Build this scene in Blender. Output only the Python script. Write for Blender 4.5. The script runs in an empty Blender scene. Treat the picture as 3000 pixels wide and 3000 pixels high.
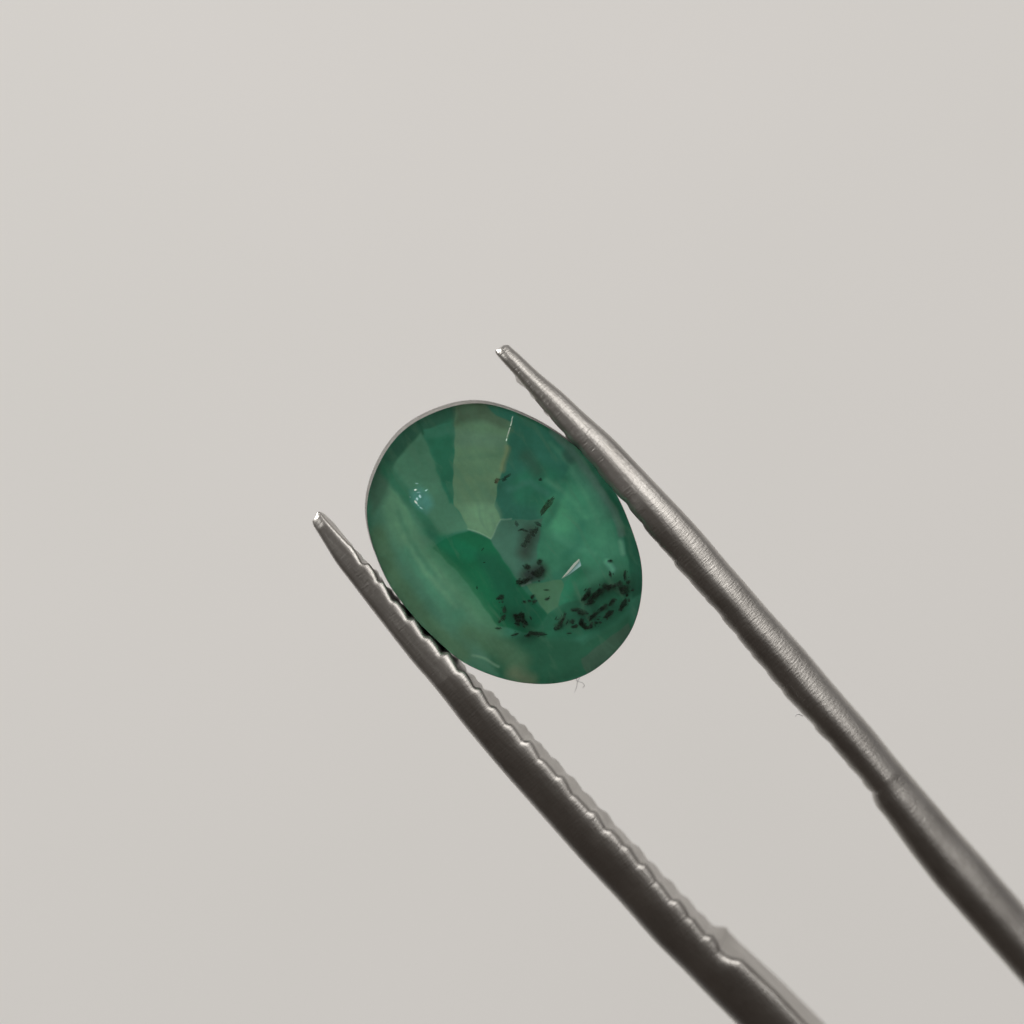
import bpy, bmesh, math, random
import numpy as np
from mathutils import Vector, noise as mnoise

random.seed(7)
np.random.seed(7)
scene = bpy.context.scene
C = scene.collection
# one Blender unit is one centimetre
scene.unit_settings.system = 'METRIC'
scene.unit_settings.scale_length = 0.01
K = 3.5 / 3000.0          # centimetres per photograph pixel in the plane of the stone
DIST = 12.0               # camera to stone


def srgb(r, g, b):
    out = []
    for c in (r, g, b):
        c = c / 255.0
        out.append(c / 12.92 if c <= 0.04045 else ((c + 0.055) / 1.055) ** 2.4)
    return tuple(out)


# ---------------------------------------------------------------- camera, world, lamps
cam_data = bpy.data.cameras.new('camera')
cam = bpy.data.objects.new('camera', cam_data)
C.objects.link(cam)
cam.location = (0, -DIST, 0)
cam.rotation_euler = (math.radians(90), 0, 0)
cam_data.sensor_width = 36.0
cam_data.lens = 36.0 * DIST / 3.5
cam_data.clip_start = 0.1
cam_data.clip_end = 500
cam_data.dof.use_dof = True
cam_data.dof.focus_distance = DIST - 0.06
cam_data.dof.aperture_fstop = 0.30
scene.camera = cam

world = bpy.data.worlds.new('World')
scene.world = world
world.use_nodes = True
bg = world.node_tree.nodes['Background']
bg.inputs['Color'].default_value = (0.30, 0.245, 0.21, 1)
bg.inputs['Strength'].default_value = 0.16


def area(name, loc, target, size, power, col):
    d = bpy.data.lights.new(name, 'AREA')
    d.shape = 'DISK'
    d.size = size
    d.energy = power
    d.color = col
    o = bpy.data.objects.new(name, d)
    C.objects.link(o)
    o.location = loc
    o.rotation_euler = (Vector(target) - Vector(loc)).to_track_quat('-Z', 'Y').to_euler()
    return o


# ceiling lamp up to the right, an added soft fill, and a lamp that washes the paper
area('ceiling_lamp', (62, -46, 76), (0, 4, 0), 13, 10500, (1.0, 0.98, 0.95))
area('added_soft_fill', (115, -70, 95), (0, 4, 0), 110, 78000, (1.0, 0.985, 0.965))  # unseen soft fill, added to give the steel grey reflections
area('room_lamp', (-190, -52, 176), (0, 24, 0), 135, 1530000, (1.0, 0.993, 0.968))

scene.view_settings.view_transform = 'Standard'
scene.view_settings.look = 'None'
scene.view_settings.exposure = 0.0
scene.view_settings.gamma = 1.0
scene.render.engine = 'CYCLES'
scene.cycles.use_denoising = True
scene.cycles.max_bounces = 16
scene.cycles.transmission_bounces = 12
scene.cycles.sample_clamp_indirect = 6.0


# ---------------------------------------------------------------- helpers
def tag(o, label=None, cat=None, group=None, kind=None):
    if label: o['label'] = label
    if cat: o['category'] = cat
    if group: o['group'] = group
    if kind: o['kind'] = kind
    return o


def link(name, verts, faces, mat, parent=None, smooth=True):
    me = bpy.data.meshes.new(name)
    me.from_pydata([tuple(v) for v in verts], [], faces)
    me.update()
    if smooth:
        me.polygons.foreach_set('use_smooth', [True] * len(me.polygons))
    o = bpy.data.objects.new(name, me)
    C.objects.link(o)
    if mat: me.materials.append(mat)
    if parent: o.parent = parent
    return o


def empty(name, loc=(0, 0, 0)):
    o = bpy.data.objects.new(name, None)
    o.location = loc
    o.empty_display_size = 0.1
    C.objects.link(o)
    return o


def px(x, y, depth=0.0):
    """point whose picture lies at photograph pixel (x, y) when it stands depth cm behind the stone plane"""
    s = (DIST + depth) / DIST
    return ((x - 1500) * K * s, depth, (1500 - y) * K * s)


def new_mat(name):
    m = bpy.data.materials.new(name)
    m.use_nodes = True
    nt = m.node_tree
    return m, nt, nt.nodes['Principled BSDF']


def node(nt, kind, **kw):
    n = nt.nodes.new(kind)
    for k, v in kw.items():
        setattr(n, k, v)
    return n


# ---------------------------------------------------------------- materials
def paper_material():
    m, nt, b = new_mat('white_paper')
    tc = node(nt, 'ShaderNodeTexCoord')
    n = node(nt, 'ShaderNodeTexNoise')
    n.inputs['Scale'].default_value = 0.16
    n.inputs['Detail'].default_value = 3
    nt.links.new(tc.outputs['Object'], n.inputs['Vector'])
    r = node(nt, 'ShaderNodeValToRGB')
    r.color_ramp.elements[0].position = 0.3
    r.color_ramp.elements[0].color = (0.760, 0.744, 0.722, 1)
    r.color_ramp.elements[1].position = 0.7
    r.color_ramp.elements[1].color = (0.787, 0.765, 0.748, 1)
    nt.links.new(n.outputs['Fac'], r.inputs['Fac'])
    nt.links.new(r.outputs['Color'], b.inputs['Base Color'])
    b.inputs['Roughness'].default_value = 0.9
    b.inputs['Specular IOR Level'].default_value = 0.2
    return m


def wall_material():
    m, nt, b = new_mat('grey_wall')
    tc = node(nt, 'ShaderNodeTexCoord')
    n = node(nt, 'ShaderNodeTexNoise')
    n.inputs['Scale'].default_value = 1.5
    n.inputs['Detail'].default_value = 6
    nt.links.new(tc.outputs['Object'], n.inputs['Vector'])
    r = node(nt, 'ShaderNodeValToRGB')
    r.color_ramp.elements[0].color = (0.27, 0.27, 0.285, 1)
    r.color_ramp.elements[1].color = (0.32, 0.32, 0.335, 1)
    nt.links.new(n.outputs['Fac'], r.inputs['Fac'])
    nt.links.new(r.outputs['Color'], b.inputs['Base Color'])
    b.inputs['Roughness'].default_value = 0.9
    return m


def steel_material(angle_deg, bump):
    """satin steel: long drawn grain with fine cross scratches that sparkle in the highlight"""
    m, nt, b = new_mat('satin_steel')
    b.inputs['Metallic'].default_value = 1.0
    tc = node(nt, 'ShaderNodeTexCoord')
    mp = node(nt, 'ShaderNodeMapping')
    mp.vector_type = 'TEXTURE'
    mp.inputs['Rotation'].default_value = (0, math.radians(angle_deg), 0)
    nt.links.new(tc.outputs['Object'], mp.inputs['Vector'])
    # cross scratches: short lines across the arm
    m1 = node(nt, 'ShaderNodeMapping')
    m1.inputs['Scale'].default_value = (165, 30, 30)
    nt.links.new(mp.outputs['Vector'], m1.inputs['Vector'])
    n1 = node(nt, 'ShaderNodeTexNoise')
    n1.inputs['Scale'].default_value = 1.0
    n1.inputs['Detail'].default_value = 4
    n1.inputs['Roughness'].default_value = 0.65
    nt.links.new(m1.outputs['Vector'], n1.inputs['Vector'])
    # long grain
    m2 = node(nt, 'ShaderNodeMapping')
    m2.inputs['Scale'].default_value = (4, 90, 90)
    nt.links.new(mp.outputs['Vector'], m2.inputs['Vector'])
    n2 = node(nt, 'ShaderNodeTexNoise')
    n2.inputs['Scale'].default_value = 1.0
    n2.inputs['Detail'].default_value = 4
    nt.links.new(m2.outputs['Vector'], n2.inputs['Vector'])
    # cloudy wear
    n3 = node(nt, 'ShaderNodeTexNoise')
    n3.inputs['Scale'].default_value = 7.0
    n3.inputs['Detail'].default_value = 6
    nt.links.new(tc.outputs['Object'], n3.inputs['Vector'])
    r = node(nt, 'ShaderNodeValToRGB')
    r.color_ramp.elements[0].position = 0.3
    r.color_ramp.elements[0].color = (0.42, 0.40, 0.375, 1)
    r.color_ramp.elements[1].position = 0.75
    r.color_ramp.elements[1].color = (0.54, 0.52, 0.49, 1)
    nt.links.new(n3.outputs['Fac'], r.inputs['Fac'])
    nt.links.new(r.outputs['Color'], b.inputs['Base Color'])
    rr = node(nt, 'ShaderNodeMapRange')
    rr.inputs['To Min'].default_value = 0.34
    rr.inputs['To Max'].default_value = 0.46
    nt.links.new(n2.outputs['Fac'], rr.inputs['Value'])
    nt.links.new(rr.outputs['Result'], b.inputs['Roughness'])
    mix = node(nt, 'ShaderNodeMath', operation='MULTIPLY_ADD')
    mix.inputs[1].default_value = 0.35
    nt.links.new(n2.outputs['Fac'], mix.inputs[0])
    nt.links.new(n1.outputs['Fac'], mix.inputs[2])
    bu = node(nt, 'ShaderNodeBump')
    bu.inputs['Strength'].default_value = bump
    bu.inputs['Distance'].default_value = 0.006
    nt.links.new(mix.outputs['Value'], bu.inputs['Height'])
    nt.links.new(bu.outputs['Normal'], b.inputs['Normal'])
    return m


def gem_shell_material():
    m, nt, b = new_mat('clear_green_beryl')
    b.inputs['Base Color'].default_value = (0.90, 0.97, 0.95, 1)
    b.inputs['Transmission Weight'].default_value = 1.0
    b.inputs['IOR'].default_value = 1.5
    b.inputs['Roughness'].default_value = 0.03
    tc = node(nt, 'ShaderNodeTexCoord')
    n = node(nt, 'ShaderNodeTexNoise')
    n.inputs['Scale'].default_value = 14
    n.inputs['Detail'].default_value = 5
    nt.links.new(tc.outputs['Object'], n.inputs['Vector'])
    bu = node(nt, 'ShaderNodeBump')
    bu.inputs['Strength'].default_value = 0.05
    bu.inputs['Distance'].default_value = 0.01
    nt.links.new(n.outputs['Fac'], bu.inputs['Height'])
    nt.links.new(bu.outputs['Normal'], b.inputs['Normal'])
    return m


def gem_body_material():
    """milky green beryl: own streaks and painted facet light come from the zone attribute, clouds and feathers from 3D noise"""
    m, nt, b = new_mat('milky_green_beryl')
    at = node(nt, 'ShaderNodeAttribute', attribute_name='colour_with_facet_light')
    tc = node(nt, 'ShaderNodeTexCoord')
    n1 = node(nt, 'ShaderNodeTexNoise')
    n1.inputs['Scale'].default_value = 7
    n1.inputs['Detail'].default_value = 7
    n1.inputs['Roughness'].default_value = 0.6
    nt.links.new(tc.outputs['Object'], n1.inputs['Vector'])
    r1 = node(nt, 'ShaderNodeMapRange')
    r1.inputs['From Min'].default_value = 0.3
    r1.inputs['From Max'].default_value = 0.7
    r1.inputs['To Min'].default_value = 0.80
    r1.inputs['To Max'].default_value = 1.20
    nt.links.new(n1.outputs['Fac'], r1.inputs['Value'])
    n2 = node(nt, 'ShaderNodeTexNoise')
    n2.inputs['Scale'].default_value = 60
    n2.inputs['Detail'].default_value = 4
    nt.links.new(tc.outputs['Object'], n2.inputs['Vector'])
    r2 = node(nt, 'ShaderNodeMapRange')
    r2.inputs['From Min'].default_value = 0.3
    r2.inputs['From Max'].default_value = 0.7
    r2.inputs['To Min'].default_value = 0.96
    r2.inputs['To Max'].default_value = 1.04
    nt.links.new(n2.outputs['Fac'], r2.inputs['Value'])
    mu = node(nt, 'ShaderNodeMath', operation='MULTIPLY')
    nt.links.new(r1.outputs['Result'], mu.inputs[0])
    nt.links.new(r2.outputs['Result'], mu.inputs[1])
    vm = node(nt, 'ShaderNodeVectorMath', operation='SCALE')
    nt.links.new(at.outputs['Color'], vm.inputs[0])
    nt.links.new(mu.outputs['Value'], vm.inputs['Scale'])
    # wispy pale feathers
    mp = node(nt, 'ShaderNodeMapping')
    mp.vector_type = 'TEXTURE'
    mp.inputs['Rotation'].default_value = (0, math.radians(56), 0)
    mp.inputs['Scale'].default_value = (1 / 5, 1 / 12, 1 / 20)
    nt.links.new(tc.outputs['Object'], mp.inputs['Vector'])
    n3 = node(nt, 'ShaderNodeTexNoise')
    n3.inputs['Scale'].default_value = 1
    n3.inputs['Detail'].default_value = 8
    n3.inputs['Distortion'].default_value = 1.2
    nt.links.new(mp.outputs['Vector'], n3.inputs['Vector'])
    r3 = node(nt, 'ShaderNodeMapRange')
    r3.inputs['From Min'].default_value = 0.53
    r3.inputs['From Max'].default_value = 0.80
    r3.inputs['To Max'].default_value = 0.55
    nt.links.new(n3.outputs['Fac'], r3.inputs['Value'])
    mx = node(nt, 'ShaderNodeMix', data_type='RGBA')
    nt.links.new(r3.outputs['Result'], mx.inputs['Factor'])
    nt.links.new(vm.outputs['Vector'], mx.inputs['A'])
    mx.inputs['B'].default_value = (0.20, 0.42, 0.28, 1)
    nt.links.new(mx.outputs['Result'], b.inputs['Base Color'])
    b.inputs['Roughness'].default_value = 0.6
    b.inputs['Specular IOR Level'].default_value = 0.1
    return m


def simple_mat(name, col, rough=0.6, soft=0.0, spec=0.3):
    m, nt, b = new_mat(name)
    tc = node(nt, 'ShaderNodeTexCoord')
    n = node(nt, 'ShaderNodeTexNoise')
    n.inputs['Scale'].default_value = 45
    n.inputs['Detail'].default_value = 5
    nt.links.new(tc.outputs['Object'], n.inputs['Vector'])
    r = node(nt, 'ShaderNodeValToRGB')
    r.color_ramp.elements[0].position = 0.3
    r.color_ramp.elements[0].color = tuple(c * 0.72 for c in col) + (1,)
    r.color_ramp.elements[1].position = 0.7
    r.color_ramp.elements[1].color = tuple(min(1, c * 1.25) for c in col) + (1,)
    nt.links.new(n.outputs['Fac'], r.inputs['Fac'])
    nt.links.new(r.outputs['Color'], b.inputs['Base Color'])
    b.inputs['Roughness'].default_value = rough
    b.inputs['Specular IOR Level'].default_value = spec
    if soft > 0:      # smoky: thinner, so more see-through, towards its rim
        lw = node(nt, 'ShaderNodeLayerWeight')
        lw.inputs['Blend'].default_value = 0.5
        mr = node(nt, 'ShaderNodeMapRange')
        mr.inputs['From Min'].default_value = 1.0
        mr.inputs['From Max'].default_value = 1.0 - soft
        nt.links.new(lw.outputs['Facing'], mr.inputs['Value'])
        mm = node(nt, 'ShaderNodeMath', operation='MULTIPLY')
        r4 = node(nt, 'ShaderNodeMapRange')
        r4.inputs['From Min'].default_value = 0.35
        r4.inputs['From Max'].default_value = 0.6
        r4.inputs['To Min'].default_value = 0.15
        r4.inputs['To Max'].default_value = 0.64
        nt.links.new(n.outputs['Fac'], r4.inputs['Value'])
        pw = node(nt, 'ShaderNodeMath', operation='POWER')
        pw.inputs[1].default_value = 1.5
        nt.links.new(mr.outputs['Result'], pw.inputs[0])
        nt.links.new(pw.outputs['Value'], mm.inputs[0])
        nt.links.new(r4.outputs['Result'], mm.inputs[1])
        nt.links.new(mm.outputs['Value'], b.inputs['Alpha'])
    return m


# ---------------------------------------------------------------- setting: grey wall, white paper in front of it
def box(name, x0, x1, y0, y1, z0, z1, mat, parent=None):
    v = [(x, y, z) for x in (x0, x1) for y in (y0, y1) for z in (z0, z1)]
    f = [(0, 1, 3, 2), (4, 6, 7, 5), (0, 4, 5, 1), (2, 3, 7, 6), (0, 2, 6, 4), (1, 5, 7, 3)]
    return link(name, v, f, mat, parent, smooth=False)


wall = box('wall', -90, 90, 31, 34, -90, 90, wall_material())
tag(wall, kind='structure')
sheet = box('paper_backdrop', -34, 34, 28.0, 28.05, -30, 30, paper_material())

tag(sheet, kind='structure')

# ---------------------------------------------------------------- tweezers
O_R = [(1450.5, 1027.6), (1453, 1020), (1462, 1013), (1477.6, 1009.5), (1489, 1010), (1524, 1040.6), (1581, 1095), (1648, 1149), (1710.6, 1209),
       (1788, 1276), (1859, 1350), (1936, 1431), (1998, 1496), (2060.5, 1564), (2122.7, 1639), (2185, 1710), (2247, 1782),
       (2309, 1850), (2354, 1900), (2445, 2008.7), (2553.6, 2132), (2626, 2222.5), (2735, 2349), (2807, 2432.6), (2880, 2512), (2952, 2599), (3100, 2774)]
N_R = [(1450.5, 1027.6), (1451, 1033), (1455.6, 1040.6), (1477.6, 1066.5), (1503.5, 1095), (1547.5, 1146), (1578.6, 1180), (1597, 1206), (1620, 1232), (1674, 1294),
       (1693, 1310), (1814, 1457), (1832.6, 1473), (1871, 1524), (1924, 1589), (1967.5, 1639), (2017, 1701), (2091.8, 1781.9),
       (2153.8, 1859), (2216, 1934), (2300, 2037.7), (2354, 2095.7), (2427, 2175), (2499, 2258.7), (2548, 2318), (2551, 2335), (2562, 2359),
       (2590, 2393), (2662, 2494), (2735, 2588), (3000, 2889), (3100, 3006)]
O_L = [(928, 1505), (915, 1527.6), (919, 1540.6), (944.7, 1582), (983.5, 1646.7), (1022, 1696), (1061, 1747.6), (1113, 1815), (1164.7, 1882), (1216, 1947),
       (1250, 1984), (1302, 2048), (1353.5, 2116), (1405, 2178), (1457, 2240), (1509, 2299.5), (1700, 2515), (1808.7, 2631),
       (1917, 2754), (2000, 2836.5), (2077.6, 2916.7), (2160.5, 2999.5), (2280, 3130)]
N_L = [(935.6, 1498), (940, 1500), (963, 1527.6), (1025, 1595), (1058.6, 1643), (1105, 1696), (1151.7, 1756), (1198, 1812), (1250, 1866.7), (1294, 1913),
       (1353.5, 1972), (1402.7, 2024), (1446.7, 2078), (1503.6, 2133), (1534.7, 2170), (1586, 2220), (1653.7, 2294), (1700, 2345),
       (1768.8, 2417), (1823, 2470), (1870, 2520.7), (1913.8, 2571), (1960.9, 2624), (2011.6, 2678), (2062, 2732.6), (2098, 2773), (2112, 2786),
       (2130, 2795), (2150, 2799), (2163, 2804), (2207, 2845), (2265, 2900), (2362, 3000), (2480, 3122)]
F_L = [(935.6, 1498), (948, 1505), (975, 1530), (1025, 1591), (1066, 1640), (1100, 1677), (1120, 1703), (1200, 1790), (1300, 1888), (1351, 1939), (1374, 1968),
       (1402.7, 1998), (1428.6, 2024), (1462, 2053), (1480, 2077), (1508.8, 2102), (1560.6, 2154), (1609.7, 2206), (1664, 2265), (1700, 2303),
       (1747, 2354), (1794, 2405), (1841, 2455), (1888, 2506), (1932, 2553), (1979, 2603), (2026, 2651), (2075, 2701), (2092, 2719),
       (2108, 2726), (2134.8, 2733), (2150, 2746), (2171, 2769), (2243.5, 2837.7), (2308.7, 2900), (2409, 2999.5), (2530, 3120)]


def curve_cq(pts, t, n):
    p = np.array(pts)
    q = p @ np.array(t)
    c = p @ np.array(n)
    o = np.argsort(q)
    return q[o], c[o]


def smoothstep(x, a, b):
    u = np.clip((x - a) / (b - a), 0, 1)
    return u * u * (3 - 2 * u)


def tooth(q, q0, pitch, jit, rise=0.24):
    p = (q - q0) / pitch
    i = np.floor(p)
    f = p - i
    j = 1 + 0.35 * np.sin(i * 2.7 + jit) + 0.15 * np.sin(i * 5.1 + jit * 2)
    return smoothstep(f, -0.04, rise) * (1 - f ** 1.9) * j


T_R = (0.660, 0.7513)
N_Rn = (0.7513, -0.660)
T_L = (0.667, 0.745)
N_Ln = (0.745, -0.667)


def depth_axis(q):
    """the arms lean away from the camera towards the hand"""
    return 0.25 * np.maximum(0, q - 2350) ** 1.25 / (1400 ** 0.25)


def build_arm(side):
    if side == 'R':
        t, n = T_R, N_Rn
        qo, co = curve_cq(O_R, t, n)
        qn, cn = curve_cq(N_R, t, n)
        q_notch = 3430.0
    else:
        t, n = T_L, N_Ln
        qo, co = curve_cq(O_L, t, n)
        qn, cn = curve_cq(N_L, t, n)
        qf, cf = curve_cq(F_L, t, n)
        q_notch = 3480.0
    qs = max(qo[0], qn[0]) + 0.5
    q_vis = 3860.0
    Q = np.concatenate([qs + np.array([0, 1, 2, 3.5, 5, 7.5, 10]), np.arange(qs + 13, q_vis, 4.0),
                        np.arange(q_vis + 2, 8800, 60.0)])
    Oc = np.interp(Q, qo, co)
    Nc = np.interp(Q, qn, cn)
    # gentle smoothing of the traced outer edge
    ker = np.ones(15) / 15
    pad = np.pad(Oc, 7, mode='edge')
    sm = np.convolve(pad, ker, 'valid')
    w = smoothstep(Q, qs + 40, qs + 90)
    far_out = Q > q_vis - 40
    sm[far_out] = Oc[far_out]
    Oc = Oc * (1 - w) + sm * w
    # beyond the frame the arms run on with their last slope and close towards each other
    k_end = np.searchsorted(Q, q_vis)
    ov, nv = Oc[k_end - 60], Nc[k_end - 60]
    dq = Q[k_end - 1] - Q[k_end - 60]
    so, sn = (Oc[k_end - 1] - ov) / dq, (Nc[k_end - 1] - nv) / dq
    mid_w = abs(Oc[k_end - 1] - Nc[k_end - 1])
    for i in range(k_end, len(Q)):
        d = Q[i] - Q[k_end - 1]
        u = smoothstep(Q[i], 4200, 8600)
        o_, n_ = Oc[k_end - 1] + so * d * 0.3, Nc[k_end - 1] + so * d * 0.3
        Oc[i], Nc[i] = o_, n_
    if side == 'L':
        Fc = np.interp(Q, qf, cf)
        Fc[k_end:] = Nc[k_end:] + (Fc[k_end - 1] - Nc[k_end - 1])
    if side == 'L':
        Nc = Nc + np.interp(Q, [1750, 2200, 2820, 3650], [0, 2, 6, 14])
        Fc = Fc + np.interp(Q, [1750, 2200, 2820, 3400, 3650], [0, -4, -7, -4, 0])
    # half depth of the strip
    H = np.interp(Q, [qs, qs + 12, qs + 40, 1950, 2150, 2700, 3500, 3900, 9000],
                  [25, 31, 38, 50, 64, 90, 130, 150, 170]) if side == 'L' else \
        np.interp(Q, [qs, qs + 6, qs + 14, qs + 40, 1950, 2150, 2700, 3500, 3900, 9000],
                  [22, 26, 30, 36, 50, 62, 84, 112, 126, 150])
    end_on = smoothstep(Q, 1830, 1960) * (1 - smoothstep(Q, q_notch - 25, q_notch - 5))
    Yc = depth_axis(Q)
    if side == 'L':
        # (u, y, tooth weight); u: 0 outer, 1 near inner edge, 2 = far inner edge
        prof = [(1.00, -0.60, 1.0), (0.990, -0.71, .95), (0.965, -0.81, .78), (0.918, -0.895, .52), (0.848, -0.958, .26), (0.75, -1.0, .08),
                (0.62, -1.03, 0), (0.48, -1.03, 0), (0.35, -0.995, 0), (0.23, -0.935, 0), (0.13, -0.855, 0), (0.055, -0.74, 0), (0.015, -0.59, 0),
                (0.0, -0.40, 0), (0.0, 0.0, 0), (0.03, 0.4, 0), (0.12, 0.68, 0), (0.28, 0.87, 0), (0.5, 0.98, 0), (0.8, 1.0, 0)]
        tn = tooth(Q, 1936.0, 70.0, 0.4) * np.interp(Q, [1800, 2400, 2800, 3500], [11, 11, 8, 8]) * end_on
        tf = tooth(Q, 1936.0 + 24, 70.0, 1.9, 0.45) * 7 * end_on + 1.5 * np.sin(Q / 5.6) * end_on * (1 - smoothstep(Q, 2500, 2900))
        wob = 1.5 * np.sin(Q / 21.0 + 1) * end_on
        nface = 7
    else:
        prof = [(0.00, -0.52, 1.0), (0.010, -0.66, .75), (0.035, -0.775, .35), (0.08, -0.87, .12), (0.15, -0.945, 0), (0.25, -0.99, 0), (0.36, -0.99, 0),
                (0.46, -0.955, 0), (0.56, -0.89, 0), (0.66, -0.80, 0), (0.755, -0.685, 0), (0.84, -0.575, 0), (0.915, -0.44, 0), (0.965, -0.28, 0),
                (1.0, 0.05, 0), (0.98, 0.3, 0), (0.9, 0.6, 0), (0.75, 0.85, 0), (0.55, 0.98, 0), (0.35, 1.0, 0)]
        tn = tooth(Q, 1905.0, 70.0, 2.4) * np.interp(Q, [1800, 2000, 2400, 3500], [6, 4, 3, 2.5]) * end_on
        teeth_on2 = smoothstep(Q, 1790, 1830) * (1 - smoothstep(Q, q_notch - 25, q_notch - 5))
        tf = tooth(Q, 1816.0, 62.0, 0.9, 0.4) * 8 * teeth_on2
        wob = 0.8 * np.sin(Q / 17.0 + 2) * end_on
        nface = 7
    V, M = [], []
    ring = None
    back_v, face_v = [], []
    for i, q in enumerate(Q):
        wd = Nc[i] - Oc[i]
        row = []
        for (u, y, tw) in prof:
            uu = u if side == 'L' else 1 - u
            c = Oc[i] + wd * uu
            sgn = 1.0 if side == 'L' else -1.0
            c += sgn * tw * (tn[i] + wob[i])
            row.append((c, y * H[i]))
        # inner, gripping face: from far edge back to the near edge
        if side == 'L':
            fc = Fc[i] + tf[i]
            far = (fc, 0.86 * H[i])
        else:
            d_in = -np.interp(q, [1960, 2300, 2800, 3800], [0, 0.24, 0.34, 0.52]) * abs(wd) + 0.0
            fc = Nc[i] - (d_in + tf[i] * (1 - 0.5 * smoothstep(q, 1960, 2200))) + 3
            far = (fc, 0.80 * H[i])
        near = row[0]
        fr = []
        for k in range(nface + 1):
            s = k / nface
            c = far[0] * (1 - s) + near[0] * s
            y = far[1] * (1 - s) + near[1] * s
            fr.append((c, y))

        def to3(cy):
            c, y = cy
            X = q * t[0] + c * n[0]
            Y = q * t[1] + c * n[1]
            ax = (Yc[i]) * K
            s = (DIST + ax) / DIST
            return ((X - 1500) * K * s, ax + y * K, (1500 - Y) * K * s)
        back_v.append([to3(a) for a in row] + [to3(far)])
        face_v.append([to3(a) for a in fr])
    return Q, back_v, face_v


def strip_mesh(rows, closed_tip=True):
    m = len(rows[0])
    verts = [v for r in rows for v in r]
    faces = []
    for i in range(len(rows) - 1):
        for j in range(m - 1):
            a = i * m + j
            faces.append((a, a + 1, a + m + 1, a + m))
    return verts, faces


tweezers = empty('tweezers', px(2400, 2400, 0.2))
tag(tweezers, 'satin steel tweezers with two serrated arms gripping the green stone', 'tweezers')


def reparent_keep(o, parent):
    o.parent = parent
    o.matrix_parent_inverse = parent.matrix_world.inverted()


bpy.context.view_layer.update()
for side in ('L', 'R'):
    Q, bv, fv = build_arm(side)
    steel = steel_material(47.0, 0.24 if side == 'L' else 0.36)
    # arm shell (back and flanks) with its tip closed
    v, f = strip_mesh(bv)
    m = len(bv[0])
    f.append(tuple(range(m)))
    last = (len(bv) - 1) * m
    f.append(tuple(range(last, last + m)))
    arm = link('arm', v, f, steel)
    tag(arm, 'darker arm showing its serrated gripping face' if side == 'L' else 'brighter arm showing its rounded outer back')
    reparent_keep(arm, tweezers)
    bpy.context.view_layer.update()
    v, f = strip_mesh(fv)
    grip = link('serrated_face', v, f, steel)
    reparent_keep(grip, arm)
    # consistent outward normals
    for o in (arm, grip):
        bm = bmesh.new()
        bm.from_mesh(o.data)
        bmesh.ops.recalc_face_normals(bm, faces=bm.faces)
        bm.to_mesh(o.data)
        bm.free()

# ---------------------------------------------------------------- emerald
OUT = [(1075, 1470), (1090, 1407), (1118, 1344), (1153, 1290), (1200, 1246), (1246, 1220.6), (1293, 1200.8), (1339.5, 1186.8), (1386, 1181),
       (1432.7, 1183), (1479, 1197), (1508, 1206), (1556, 1228), (1603, 1251), (1636, 1274), (1671, 1297), (1720, 1338), (1768, 1393),
       (1813, 1463), (1832, 1505), (1850.6, 1556), (1867, 1600), (1876, 1638), (1882, 1701), (1876, 1761.7), (1857.6, 1831.6),
       (1834, 1873.5), (1799.4, 1913), (1759.8, 1950), (1729, 1969), (1720, 1977), (1697, 1986), (1648, 1999), (1601, 2004), (1543, 2001),
       (1496.6, 1994), (1432.7, 1974), (1386, 1955), (1344, 1931.7), (1310, 1902), (1265, 1860), (1219, 1815), (1184, 1770),
       (1141.5, 1714), (1116, 1657), (1097, 1610), (1085.6, 1575), (1076, 1525)]
CX, CY = 1478.0, 1592.0
ang = np.array([math.atan2(y - CY, x - CX) for x, y in OUT])
rad = np.array([math.hypot(x - CX, y - CY) for x, y in OUT])
o_ = np.argsort(ang)
ang, rad = ang[o_], rad[o_]
ang_w = np.concatenate([ang[-4:] - 2 * math.pi, ang, ang[:4] + 2 * math.pi])
rad_w = np.concatenate([rad[-4:], rad, rad[:4]])


def r_out(a):
    a = (np.asarray(a) + math.pi) % (2 * math.pi) - math.pi
    return np.interp(a, ang_w, rad_w)


emerald = empty('emerald', px(CX, CY, 0))
tag(emerald, 'oval faceted translucent green gemstone with dark flecks, held between the steel arms', 'gemstone')
bpy.context.view_layer.update()

# clear outer body: domed face, girdle plane, shallow rear
NS = 192
TH = np.linspace(-math.pi, math.pi, NS, endpoint=False)
R0 = r_out(TH)
Rs = sum(np.roll(R0, k) for k in range(-3, 4)) / 7
YG = -0.045      # near edge of the girdle
front = [(1.0, YG), (0.96, YG - 0.0058), (0.90, YG - 0.0140), (0.82, YG - 0.0240), (0.82, YG - 0.0240), (0.70, YG - 0.0300), (0.55, YG - 0.0355), (0.35, YG - 0.0400), (0.15, YG - 0.0420)]
rear = [(1.0, YG), (0.985, YG + 0.09), (0.80, 0.20), (0.5, 0.34), (0.2, 0.42)]
SHX, SHY = -4.5, -8.0     # rear of the girdle lies a little up and left of its near edge
verts, faces = [], []


def loop(rho, y, sh=0.0):
    base = len(verts)
    for a, r in zip(TH, Rs):
        verts.append(px(CX + sh * SHX + rho * r * math.cos(a), CY + sh * SHY + rho * r * math.sin(a), y))
    return base


def bridge(a, b):
    for i in range(NS):
        j = (i + 1) % NS
        faces.append((a + i, a + j, b + j, b + i))


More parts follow.
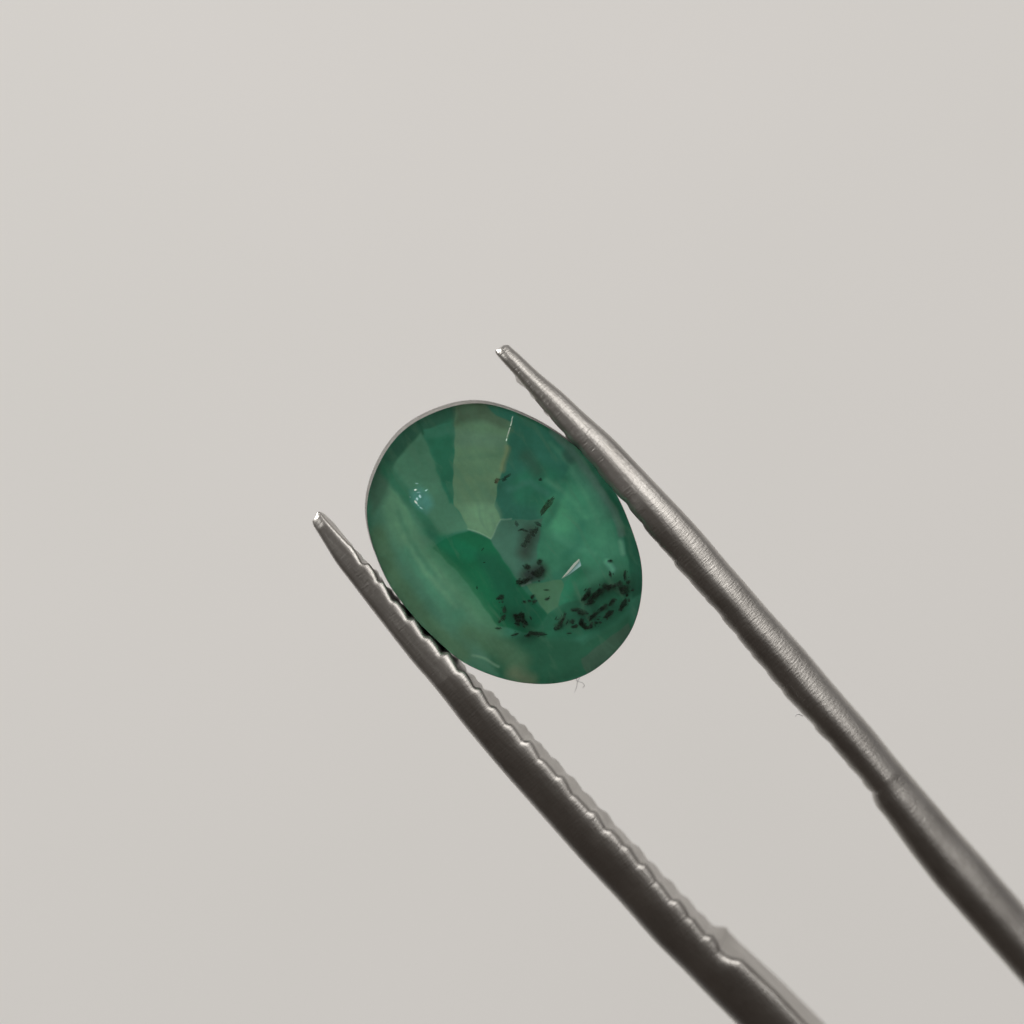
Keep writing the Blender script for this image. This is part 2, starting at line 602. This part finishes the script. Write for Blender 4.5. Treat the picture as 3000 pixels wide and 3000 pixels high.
loops = [loop(r, y) for r, y in front]
for a, b_ in zip(loops[:-1], loops[1:]):
    if a != loops[3]:
        bridge(a, b_)
cv = len(verts)
verts.append(px(CX, CY, YG - 0.0425))
for i in range(NS):
    faces.append((loops[-1] + i, loops[-1] + (i + 1) % NS, cv))
prev = loop(*front[0])
for r, y in rear[1:]:
    cur = loop(r, y, 1.0)
    bridge(cur, prev)
    prev = cur
cv = len(verts)
verts.append(px(CX, CY, 0.44))
for i in range(NS):
    faces.append((prev + (i + 1) % NS, prev + i, cv))
shell = link('crown', verts, faces, gem_shell_material())
reparent_keep(shell, emerald)
bm = bmesh.new()
bm.from_mesh(shell.data)
bmesh.ops.recalc_face_normals(bm, faces=bm.faces)
bm.to_mesh(shell.data)
bm.free()

# frosted girdle: the ground strip round the stone
verts, faces = [], []
a = loop(1.001, YG + 0.003, 0.0)
b_ = loop(1.001, YG + 0.10, 1.15)
c_ = loop(0.985, YG + 0.104, 1.15)
bridge(a, b_)
bridge(b_, c_)
girdle = link('girdle', verts, faces, simple_mat('frosted_girdle', (0.115, 0.11, 0.10), 0.75))
reparent_keep(girdle, emerald)

# ---- milky body: own streaks, with facet light put into the colour
O1 = (1050.0, 1150.0)
S1 = 900.0 / 1932.0


def z1(pts):
    return np.array([(O1[0] + u * S1, O1[1] + v * S1) for u, v in pts])


def signed_dist(P, poly):
    x, y = P[:, 0], P[:, 1]
    inside = np.zeros(len(P), bool)
    d = np.full(len(P), 1e9)
    m = len(poly)
    for i in range(m):
        ax, ay = poly[i]
        bx, by = poly[(i + 1) % m]
        dx, dy = bx - ax, by - ay
        L = dx * dx + dy * dy + 1e-9
        tt = np.clip(((x - ax) * dx + (y - ay) * dy) / L, 0, 1)
        d = np.minimum(d, np.hypot(x - ax - tt * dx, y - ay - tt * dy))
        cond = ((ay > y) != (by > y))
        xi = ax + (y - ay) * dx / (dy if abs(dy) > 1e-9 else 1e-9)
        inside ^= cond & (x < xi)
    return np.where(inside, d, -d)


def line_dist(P, pts):
    x, y = P[:, 0], P[:, 1]
    d = np.full(len(P), 1e9)
    for (ax, ay), (bx, by) in zip(pts[:-1], pts[1:]):
        dx, dy = bx - ax, by - ay
        L = dx * dx + dy * dy + 1e-9
        tt = np.clip(((x - ax) * dx + (y - ay) * dy) / L, 0, 1)
        d = np.minimum(d, np.hypot(x - ax - tt * dx, y - ay - tt * dy))
    return d


# kind, points (in the traced close-up), colour, softness, opacity, [half width of a band]
ZONES = [  # light refracted by the facets is painted here, beside own cloudy streaks
    ('poly', [(60, 600), (200, 560), (330, 1000), (560, 1330), (850, 1600), (1150, 1740), (1000, 1840), (640, 1700), (290, 1400), (95, 1020)], (64, 110, 85), 70, 1.0),
    ('band', [(225, 620), (260, 800), (420, 1050), (590, 1270), (800, 1480)], (83, 131, 98), 80, .85, 60),
    ('band', [(330, 1010), (470, 1220), (680, 1440), (860, 1580)], (62, 120, 92), 60, .6, 30),
    ('band', [(130, 900), (220, 1180), (420, 1440), (640, 1640)], (74, 106, 76), 70, .7, 40),
    ('poly', [(120, 450), (300, 215), (500, 95), (720, 50), (700, 130), (560, 180), (380, 300), (240, 460)], (45, 88, 68), 60, 1.0),
    ('poly', [(70, 560), (130, 440), (230, 470), (200, 640), (90, 760)], (58, 92, 72), 60, .9),
    ('poly', [(250, 420), (400, 260), (600, 700), (690, 860), (520, 900), (380, 830), (200, 560)], (68, 117, 89), 24, 1.0),
    ('band', [(165, 470), (300, 640), (480, 880)], (42, 98, 72), 40, .8, 22),
    ('poly', [(405, 240), (610, 180), (606, 690), (580, 690), (500, 480)], (52, 110, 84), 7, 1.0),
    ('poly', [(430, 300), (605, 270), (606, 690), (580, 690), (500, 480)], (40, 100, 74), 40, 1.0),
    ('poly', [(805, 80), (1000, 120), (1240, 250), (1350, 400), (1290, 560), (1150, 800), (890, 800), (855, 715), (880, 590), (935, 345), (960, 190), (860, 150)], (44, 98, 78), 24, 1.0),
    ('poly', [(1150, 800), (1270, 560), (1480, 600), (1640, 950), (1690, 1060), (1400, 1120), (1385, 1045), (1160, 1170), (1110, 1040)], (56, 119, 88), 60, 1.0),
    ('band', [(1220, 740), (1260, 820)], (72, 146, 106), 90, .75, 40),
    ('band', [(1480, 780), (1580, 1000)], (66, 130, 98), 80, .6, 30),
    ('poly', [(960, 560), (1120, 430), (1280, 520), (1180, 740), (980, 690)], (42, 106, 78), 80, .7),
    # yellowish facet: refracted backlight painted in
    ('poly', [(618, 70), (800, 75), (830, 120), (900, 170), (962, 195), (930, 310), (937, 345), (905, 490), (880, 590), (855, 715), (890, 800), (835, 922), (690, 858), (650, 770), (604, 710), (602, 400), (606, 290), (612, 180)], (86, 124, 91), 5, 1.0),
    ('poly', [(612, 60), (810, 60), (960, 190), (955, 250), (760, 190), (612, 210)], (72, 96, 74), 60, .9),
    ('poly', [(610, 240), (930, 280), (925, 360), (612, 340)], (86, 122, 96), 60, .7),
    ('band', [(932, 350), (905, 490)], (116, 122, 80), 24, .45, 6),
    ('poly', [(640, 720), (860, 700), (890, 800), (835, 915), (690, 850)], (96, 138, 103), 60, .8),
    ('poly', [(808, 85), (990, 132), (962, 190), (868, 152)], (42, 97, 77), 7, 1.0),
    # blue-grey sector
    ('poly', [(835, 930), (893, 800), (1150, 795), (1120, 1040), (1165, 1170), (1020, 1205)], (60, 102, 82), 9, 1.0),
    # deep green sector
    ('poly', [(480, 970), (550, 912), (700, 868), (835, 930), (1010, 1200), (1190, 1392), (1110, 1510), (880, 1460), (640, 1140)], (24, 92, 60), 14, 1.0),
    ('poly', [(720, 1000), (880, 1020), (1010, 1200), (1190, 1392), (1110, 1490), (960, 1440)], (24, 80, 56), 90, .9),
    ('band', [(470, 990), (640, 1180), (860, 1480)], (60, 114, 80), 60, .55, 20),
    ('band', [(540, 930), (700, 1010)], (26, 106, 72), 50, .6, 30),
    # lower sectors
    ('poly', [(1190, 1392), (1280, 1330), (1450, 1210), (1700, 1100), (1690, 1380), (1560, 1480), (1300, 1560), (950, 1540), (1110, 1490)], (36, 92, 66), 60, .9),
    ('poly', [(1050, 1200), (1272, 1178), (1287, 1230), (1252, 1340), (1190, 1392)], (68, 114, 82), 8, 1.0),
    ('poly', [(1287, 1190), (1398, 1105), (1448, 1210), (1400, 1290), (1255, 1340)], (44, 114, 82), 8, 1.0),
    ('band', [(1430, 1180), (1640, 1130)], (62, 116, 86), 80, .5, 30),
    ('poly', [(760, 1560), (1000, 1520), (1400, 1560), (1700, 1400), (1735, 1480), (1600, 1660), (1440, 1780), (1230, 1845), (900, 1800)], (36, 84, 60), 60, .95),
    ('band', [(700, 1500), (900, 1600), (1000, 1690)], (66, 100, 72), 90, .8, 40),
    ('band', [(990, 1760), (1070, 1815)], (92, 112, 84), 70, .8, 25),
    ('poly', [(1390, 1670), (1500, 1580), (1700, 1450), (1720, 1510), (1640, 1620), (1540, 1715), (1440, 1780)], (54, 85, 66), 9, 1.0),
    # crown rim on the right: darker refraction and pale sheen painted in
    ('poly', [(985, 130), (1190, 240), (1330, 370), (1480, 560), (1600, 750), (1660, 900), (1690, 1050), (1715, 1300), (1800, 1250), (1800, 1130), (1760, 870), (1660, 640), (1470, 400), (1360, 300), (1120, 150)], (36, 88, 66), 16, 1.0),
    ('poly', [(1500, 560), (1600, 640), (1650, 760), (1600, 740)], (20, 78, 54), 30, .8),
    ('band', [(1225, 255), (1330, 370), (1480, 560), (1600, 750), (1650, 890)], (80, 106, 92), 22, .65, 16),
    ('band', [(1330, 380), (1460, 570), (1570, 750)], (66, 104, 86), 60, .5, 25),
    ('band', [(688, 858), (760, 885), (835, 922), (893, 800), (960, 792)], (140, 172, 146), 5, .32, 2),
    ('band', [(1020, 1203), (1075, 1190)], (120, 140, 126), 6, .6, 3),
    ('poly', [(335, 630), (395, 600), (455, 650), (470, 710), (430, 755), (375, 730), (345, 690)], (74, 136, 120), 60, .8),  # soft bluish glint painted into the body colour
    ('band', [(1200, 330), (1330, 480), (1420, 640), (1500, 820)], (70, 128, 98), 26, .45, 6),
    ('band', [(1180, 560), (1300, 640), (1420, 790)], (72, 138, 104), 30, .45, 5),
    ('band', [(1230, 900), (1330, 960), (1480, 1010)], (70, 134, 104), 34, .4, 8),
    ('band', [(1560, 1060), (1590, 1110)], (96, 168, 136), 26, .7, 6),
    ('band', [(1640, 940), (1660, 1010)], (96, 150, 122), 22, .6, 6),
    ('band', [(1300, 560), (1240, 700), (1180, 830)], (40, 96, 74), 34, .5, 10),
    ('band', [(1400, 830), (1380, 960), (1300, 1040)], (44, 102, 78), 40, .5, 12),
    ('band', [(950, 610), (1080, 560), (1180, 640)], (58, 112, 92), 30, .5, 8),
    ('band', [(720, 1650), (800, 1670), (880, 1715)], (104, 142, 112), 14, .6, 3),
    ('band', [(300, 900), (420, 1120), (620, 1340)], (96, 142, 108), 26, .4, 6),
    ('band', [(250, 760), (330, 930), (480, 1140)], (58, 108, 80), 24, .45, 6),
    ('band', [(380, 180), (410, 265)], (34, 78, 58), 12, .7, 4),
    ('band', [(640, 420), (880, 400)], (74, 112, 84), 26, .4, 8),
    ('band', [(650, 560), (870, 540)], (94, 130, 94), 30, .4, 10),
    # smoky smudges
    ('band', [(1050, 400), (1130, 500)], (44, 78, 62), 60, .8, 16),
    ('band', [(1300, 400), (1325, 430)], (44, 76, 64), 40, .8, 12),
    ('band', [(1080, 880), (1050, 1000)], (46, 58, 50), 70, .85, 18),
    ('band', [(1060, 1150), (1140, 1110)], (42, 50, 46), 60, .9, 22),
    ('band', [(1390, 1300), (1560, 1220), (1680, 1200)], (30, 66, 48), 70, .55, 40),
    ('band', [(1340, 1400), (1560, 1370)], (30, 70, 52), 70, .5, 40),
    ('band', [(1020, 1400), (1060, 1500)], (22, 66, 46), 60, .5, 30),
]
S4 = 450.0 / 1932.0
F4 = [(1600, 630, 130, 100, 20), (1530, 560, 90, 50, -40), (1420, 600, 140, 60, -10), (1380, 580, 80, 60, 40), (1300, 660, 150, 70, -35),
      (1230, 720, 120, 60, -35), (1150, 690, 130, 60, -55), (1110, 740, 80, 50, -50), (1190, 790, 110, 50, -20), (1620, 430, 70, 30, -70),
      (1610, 490, 60, 25, 80), (1440, 270, 60, 30, 0), (1440, 430, 70, 30, 80), (1660, 540, 40, 40, 0), (1720, 640, 40, 30, 0),
      (1610, 810, 110, 80, -60), (1570, 870, 60, 50, -45), (1480, 760, 60, 40, -40), (1450, 800, 70, 40, -60), (1370, 840, 90, 60, -30),
      (1340, 870, 60, 40, -30), (1440, 920, 80, 60, -30), (1400, 960, 70, 40, -35), (1270, 930, 100, 50, -35), (1210, 970, 90, 40, -60),
      (1080, 910, 110, 70, 20), (1000, 880, 90, 40, -10), (970, 1030, 60, 50, 80), (1080, 1030, 80, 60, -60), (1110, 1080, 100, 50, 30),
      (1170, 1100, 90, 40, -20), (1210, 1060, 60, 35, -70), (1000, 1090, 70, 40, 0), (1270, 1040, 40, 30, 0), (1320, 1040, 40, 30, 0),
      (860, 980, 110, 40, -70), (820, 1040, 100, 50, -60), (790, 1100, 90, 60, -20), (570, 1180, 120, 45, 10), (500, 1175, 110, 40, 5),
      (440, 1165, 80, 35, -30), (400, 1195, 60, 25, 0), (270, 1180, 60, 25, -20), (230, 1195, 40, 20, -10), (340, 1000, 120, 60, 30),
      (380, 1040, 80, 50, 20), (290, 1000, 60, 50, 40), (330, 930, 80, 40, -10), (260, 940, 50, 40, 0), (350, 960, 60, 40, 0),
      (280, 1050, 60, 30, 0), (120, 880, 70, 50, -80), (115, 970, 70, 45, -60), (70, 1020, 50, 30, -50), (80, 720, 70, 60, -20),
      (40, 740, 40, 30, 0), (370, 770, 40, 30, 0), (470, 710, 50, 40, -60), (500, 770, 50, 40, 0), (430, 760, 40, 25, 0),
      (640, 630, 60, 20, 0), (660, 740, 60, 30, -30), (300, 530, 60, 60, -50), (350, 520, 80, 50, -20), (420, 490, 70, 50, -20),
      (560, 400, 110, 90, -50), (520, 430, 70, 60, 0), (560, 280, 60, 60, -45), (400, 340, 80, 60, 0), (930, 1175, 50, 20, -10),
      (45, 1105, 70, 20, 0)]
lin = lambda c: np.array(srgb(*c))
NT, NR = 640, 150
th = np.linspace(-math.pi, math.pi, NT, endpoint=False)
ro = r_out(th)
ro = sum(np.roll(ro, k) for k in range(-10, 11)) / 21
rho = np.linspace(0.004, 0.997, NR)
PX = CX + np.outer(rho, ro * np.cos(th)).ravel()
PY = CY + np.outer(rho, ro * np.sin(th)).ravel()
RH = np.repeat(rho, NT)
P = np.stack([PX, PY], 1)
# the zone borders wander a little
wx = np.sin(PY / 9.0 + PX / 23.0) * 1.3 + np.sin(PY / 31.0) * 2
wy = np.sin(PX / 11.0 - PY / 19.0) * 1.3 + np.sin(PX / 37.0 + 1) * 2
PW = P + np.stack([wx, wy], 1)
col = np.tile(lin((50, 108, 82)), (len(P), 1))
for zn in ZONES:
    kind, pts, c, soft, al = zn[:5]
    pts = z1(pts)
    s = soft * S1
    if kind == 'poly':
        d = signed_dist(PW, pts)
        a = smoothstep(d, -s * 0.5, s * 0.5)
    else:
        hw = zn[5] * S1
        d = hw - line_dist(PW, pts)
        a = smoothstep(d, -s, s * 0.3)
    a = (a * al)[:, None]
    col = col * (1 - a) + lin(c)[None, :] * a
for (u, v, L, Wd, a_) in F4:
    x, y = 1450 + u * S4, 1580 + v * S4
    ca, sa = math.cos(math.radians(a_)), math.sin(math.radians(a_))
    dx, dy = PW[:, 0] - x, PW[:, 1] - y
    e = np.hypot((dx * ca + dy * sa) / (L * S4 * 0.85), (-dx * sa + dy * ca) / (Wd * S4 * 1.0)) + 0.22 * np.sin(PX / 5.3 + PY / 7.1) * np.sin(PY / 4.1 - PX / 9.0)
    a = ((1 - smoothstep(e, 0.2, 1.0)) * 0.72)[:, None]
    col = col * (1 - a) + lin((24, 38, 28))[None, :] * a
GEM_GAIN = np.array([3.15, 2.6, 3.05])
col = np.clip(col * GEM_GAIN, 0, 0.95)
# bowl of the body: close behind the face at the rim, deeper in the middle, in flat sectors
sect = np.floor((np.arctan2(PY - CY, PX - CX) + 0.2) / (math.pi / 8))
yb = YG + 0.010 + 0.085 * (1 - RH ** 2.2) + 0.0
verts = []
for x, y, d in zip(PX, PY, yb):
    verts.append(px(x, y, float(d)))
nb = len(verts)
faces = []
for i in range(NR - 1):
    for j in range(NT):
        k = (j + 1) % NT
        faces.append((i * NT + j, i * NT + k, (i + 1) * NT + k, (i + 1) * NT + j))
verts.append(px(CX, CY, float(yb[0])))
for j in range(NT):
    faces.append((j, (j + 1) % NT, nb))
# rear of the body
base = len(verts)
rows = [(0.985, YG + 0.075), (0.80, 0.17), (0.5, 0.30), (0.2, 0.38)]
for r, y in rows:
    for a, rr in zip(th, ro):
        verts.append(px(CX + SHX + r * rr * math.cos(a), CY + SHY + r * rr * math.sin(a), y))
prev = (NR - 1) * NT
for i in range(len(rows)):
    cur = base + i * NT
    for j in range(NT):
        k = (j + 1) % NT
        faces.append((prev + j, prev + k, cur + k, cur + j))
    prev = cur
faces.append(tuple(prev + j for j in range(NT)))
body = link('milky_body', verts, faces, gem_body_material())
at = body.data.color_attributes.new('colour_with_facet_light', 'FLOAT_COLOR', 'POINT')
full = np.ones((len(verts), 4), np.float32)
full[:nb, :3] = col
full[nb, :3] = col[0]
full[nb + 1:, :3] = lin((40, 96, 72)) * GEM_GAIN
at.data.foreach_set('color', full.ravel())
reparent_keep(body, emerald)
bm = bmesh.new()
bm.from_mesh(body.data)
bmesh.ops.recalc_face_normals(bm, faces=bm.faces)
bm.to_mesh(body.data)
bm.free()


def body_depth(x, y):
    a = math.atan2(y - CY, x - CX)
    r = math.hypot(x - CX, y - CY) / float(r_out(a))
    return YG + 0.010 + 0.085 * (1 - min(1, r) ** 2.2), r


# ---- inclusions: dark flecks inside the stone
INC_MAT = simple_mat('dark_mica', (0.022, 0.044, 0.026), 0.7, soft=0.95)
RUST_MAT = simple_mat('rusty_speck', (0.10, 0.035, 0.012), 0.7, soft=0.7)
OLIVE_MAT = simple_mat('olive_needle', (0.035, 0.055, 0.022), 0.7, soft=0.6)


def fleck(cx, cy, length, width, ang_deg, mat, name='inclusion', seed=0, lift=0.012):
    d, r = body_depth(cx, cy)
    bm = bmesh.new()
    bmesh.ops.create_icosphere(bm, subdivisions=3, radius=1.0)
    ca, sa = math.cos(math.radians(ang_deg)), math.sin(math.radians(ang_deg))
    L, Wd = length / 2 * K, width / 2 * K
    o3 = Vector(px(cx, cy, d - lift))
    for v in bm.verts:
        p = v.co.copy()
        nz = mnoise.noise(p * 1.4 + Vector((seed * 3.1, seed * 1.7, 0))) * 0.75 + mnoise.noise(p * 3.6 + Vector((0, seed * 2.3, seed))) * 0.5
        p *= max(0.25, 1.0 + nz)
        x, y, z = p.x * L, p.y * max(0.004, Wd * 0.9), p.z * Wd
        v.co = (ca * x + sa * z, y, -sa * x + ca * z)
    me = bpy.data.meshes.new(name)
    bm.to_mesh(me)
    bm.free()
    me.polygons.foreach_set('use_smooth', [True] * len(me.polygons))
    me.materials.append(mat)
    o = bpy.data.objects.new(name, me)
    o.location = o3
    C.objects.link(o)
    reparent_keep(o, emerald)
    return o


for i, (u, v, L, Wd, a) in enumerate(F4):
    fleck(1450 + u * S4, 1580 + v * S4, L * S4 * 1.12, Wd * S4 * 0.9, a, INC_MAT, seed=i + 1, lift=0.004 + 0.022 * random.random())
    for k in range(2):       # crumbs scattered round each fleck
        fu, fv = random.gauss(0, .45) * L, random.gauss(0, .6) * Wd
        fleck(1450 + (u + fu) * S4, 1580 + (v + fv) * S4, L * S4 * random.uniform(.25, .5), Wd * S4 * random.uniform(.25, .5),
              a + random.uniform(-40, 40), INC_MAT, seed=i * 3 + k + 300, lift=0.006 + 0.024 * random.random())
F2 = [(150, 1020, 80, 40, -35), (110, 1060, 50, 40, 0), (565, 1060, 40, 40, 0), (370, 1690, 110, 25, 15), (270, 1610, 60, 40, 60),
      (330, 1680, 60, 25, -20), (510, 1690, 70, 60, -60), (540, 1610, 80, 40, 30), (460, 1720, 80, 60, 60), (410, 1800, 90, 80, -60), (370, 1870, 80, 60, 0)]
for i, (u, v, L, Wd, a) in enumerate(F2):
    fleck(1450 + u * S4, 1160 + v * S4, L * S4 * 1.2, Wd * S4, a, INC_MAT, seed=i + 101, lift=0.008 + 0.02 * random.random())
for i, (u, v, L, Wd, a) in enumerate([(1525, 120, 40, 18, -60), (1545, 285, 26, 22, 0), (1455, 600, 40, 18, 80)]):
    fleck(1060 + u * S4, 1580 + v * S4, L * S4 * 1.2, Wd * S4, a, INC_MAT, seed=i + 151)
tag(fleck(1450 + 25 * S4, 1160 + 1070 * S4, 75 * S4, 45 * S4, -35, RUST_MAT, seed=171), 'rusty brown speck beside the yellowish sector')
tag(fleck(1450 + 650 * S4, 1160 + 1380 * S4, 210 * S4, 62 * S4, -55, OLIVE_MAT, seed=181, lift=0.02), 'olive needle-shaped fleck')

# ---- glints: mirror plates added inside the stone to flash the lamp
def glint_material(name, col, rough):
    m, nt, b = new_mat(name)
    b.inputs['Base Color'].default_value = col + (1,)
    b.inputs['Metallic'].default_value = 0.85
    b.inputs['Roughness'].default_value = rough
    tc = node(nt, 'ShaderNodeTexCoord')
    n = node(nt, 'ShaderNodeTexNoise')
    n.inputs['Scale'].default_value = 90
    n.inputs['Detail'].default_value = 4
    nt.links.new(tc.outputs['Object'], n.inputs['Vector'])
    bu = node(nt, 'ShaderNodeBump')
    bu.inputs['Strength'].default_value = 0.35
    bu.inputs['Distance'].default_value = 0.01
    nt.links.new(n.outputs['Fac'], bu.inputs['Height'])
    nt.links.new(bu.outputs['Normal'], b.inputs['Normal'])
    return m


GLINT_MAT = glint_material('pale_glint', (0.92, 0.92, 0.86), 0.33)
BLUE_MAT = glint_material('bluish_glint', (0.50, 0.72, 0.74), 0.55)
TILT_X, TILT_Z = -0.276, 0.255     # tilt of the glint plates: they flash back the lamp at the upper left


def plate(name, pts, thick, mat, lift, label=None, ox=1450, oy=1580):
    P2 = [(ox + u * S4, oy + v * S4) for u, v in pts]
    n = len(P2)
    v = []
    mx, my = sum(p[0] for p in P2) / n, sum(p[1] for p in P2) / n
    d, r = body_depth(mx, my)
    for s in (0, 1):
        for x, y in P2:
            tilt = TILT_X * (x - mx) * K + TILT_Z * (my - y) * K
            v.append(px(x, y, d - lift + tilt + s * thick))
    f = [tuple(range(n)), tuple(range(2 * n - 1, n - 1, -1))] + [(i, i + n, (i + 1) % n + n, (i + 1) % n) for i in range(n)]
    o = link(name, v, f, mat, smooth=False)
    reparent_keep(o, emerald)
    if label: o['label'] = label
    return o


plate('glint_plate', [(830, 492), (900, 405), (985, 300), (1048, 245), (1058, 262), (1000, 335), (920, 425)], 0.004, GLINT_MAT, 0.034, 'bright white triangular glint near the dark flecks')
plate('glint_plate', [(835, 494), (925, 428), (1003, 338), (1060, 264), (1076, 330), (1010, 380), (930, 440)], 0.004, BLUE_MAT, 0.032)
for (u0, v0, u1, v1, w) in [(1897, 265, 1884, 305, 13), (1886, 318, 1868, 385, 14), (1862, 412, 1852, 432, 15), (1852, 442, 1846, 455, 16), (1844, 465, 1835, 490, 15), (1832, 500, 1824, 528, 11), (1820, 545, 1812, 575, 7)]:
    plate('glint_plate', [(u0 - w * .5, v0), (u0 + w * .4, v0 - 3), (u1 + w * .5, v1), (u1 - w * .5, v1 + 3)], 0.004, GLINT_MAT, 0.014, ox=1060, oy=1160)
for (u, v, L, w, a, mt) in [(685, 1185, 46, 14, -15, GLINT_MAT), (700, 1105, 54, 10, 5, BLUE_MAT), (722, 1216, 64, 11, -12, BLUE_MAT), (740, 1265, 50, 30, 60, BLUE_MAT),
                            (690, 1338, 64, 24, 50, GLINT_MAT), (716, 1372, 48, 15, 40, BLUE_MAT), (757, 1412, 56, 14, 20, BLUE_MAT), (617, 1275, 13, 13, 0, BLUE_MAT),
                            (705, 1300, 50, 22, 60, BLUE_MAT), (820, 1190, 50, 10, -20, BLUE_MAT)]:
    ca, sa = math.cos(math.radians(a)), math.sin(math.radians(a))
    ring = []
    for k in range(9):
        t_ = k / 9 * 2 * math.pi
        rr = random.uniform(.65, 1.1)
        du, dv = L / 2 * rr * math.cos(t_), w / 2 * rr * math.sin(t_)
        ring.append((u + ca * du - sa * dv, v + sa * du + ca * dv))
    plate('glint_plate', ring, 0.003, mt, 0.02, ox=1060, oy=1160)

# ---------------------------------------------------------------- lint
FIBRE = simple_mat('lint', (0.62, 0.62, 0.62), 0.8)


def fibre(name, pts, r, label):
    cu = bpy.data.curves.new(name, 'CURVE')
    cu.dimensions = '3D'
    cu.bevel_depth = r
    cu.bevel_resolution = 2
    sp = cu.splines.new('POLY')
    # Catmull-Rom through the points
    pts = [Vector(px(*p)) for p in pts]
    ex = [pts[0]] + pts + [pts[-1]]
    out = []
    for i in range(1, len(ex) - 2):
        p0, p1, p2, p3 = ex[i - 1:i + 3]
        for k in range(6):
            s = k / 6
            out.append(0.5 * ((2 * p1) + (p2 - p0) * s + (2 * p0 - 5 * p1 + 4 * p2 - p3) * s * s + (3 * p1 - p0 - 3 * p2 + p3) * s ** 3))
    out.append(pts[-1])
    sp.points.add(len(out) - 1)
    for q, p in zip(sp.points, out):
        q.co = (p.x, p.y, p.z, 1)
    cu.materials.append(FIBRE)
    tmp = bpy.data.objects.new(name + '_tmp', cu)
    C.objects.link(tmp)
    bpy.context.view_layer.update()
    me = bpy.data.meshes.new_from_object(tmp.evaluated_get(bpy.context.evaluated_depsgraph_get()))
    bpy.data.objects.remove(tmp)
    bpy.data.curves.remove(cu)
    o = bpy.data.objects.new(name, me)
    C.objects.link(o)
    tag(o, label, 'fibre', 'lint caught on the stone and tweezers')
    return o


fibre('lint_fibre', [(1696, 1983, 0), (1688, 1992, -.02), (1698, 1998, -.03), (1706, 2000, -.02), (1712, 2008, 0), (1707, 2016, .01)], 0.0007,
      'short curled grey lint fibre hanging off the lower edge of the green stone')
fibre('lint_fibre', [(1699, 1985, 0), (1692, 1996, .01), (1690, 2010, 0), (1686, 2022, -.02), (1682, 2029, -.03)], 0.0007,
      'thin straight grey lint fibre dangling lowest under the green stone')
fibre('lint_fibre', [(2352, 2098, .03), (2342, 2093, .0), (2334, 2094, -.02), (2330, 2099, -.02)], 0.0012,
      'tiny lint hair sticking out under the brighter tweezer arm')
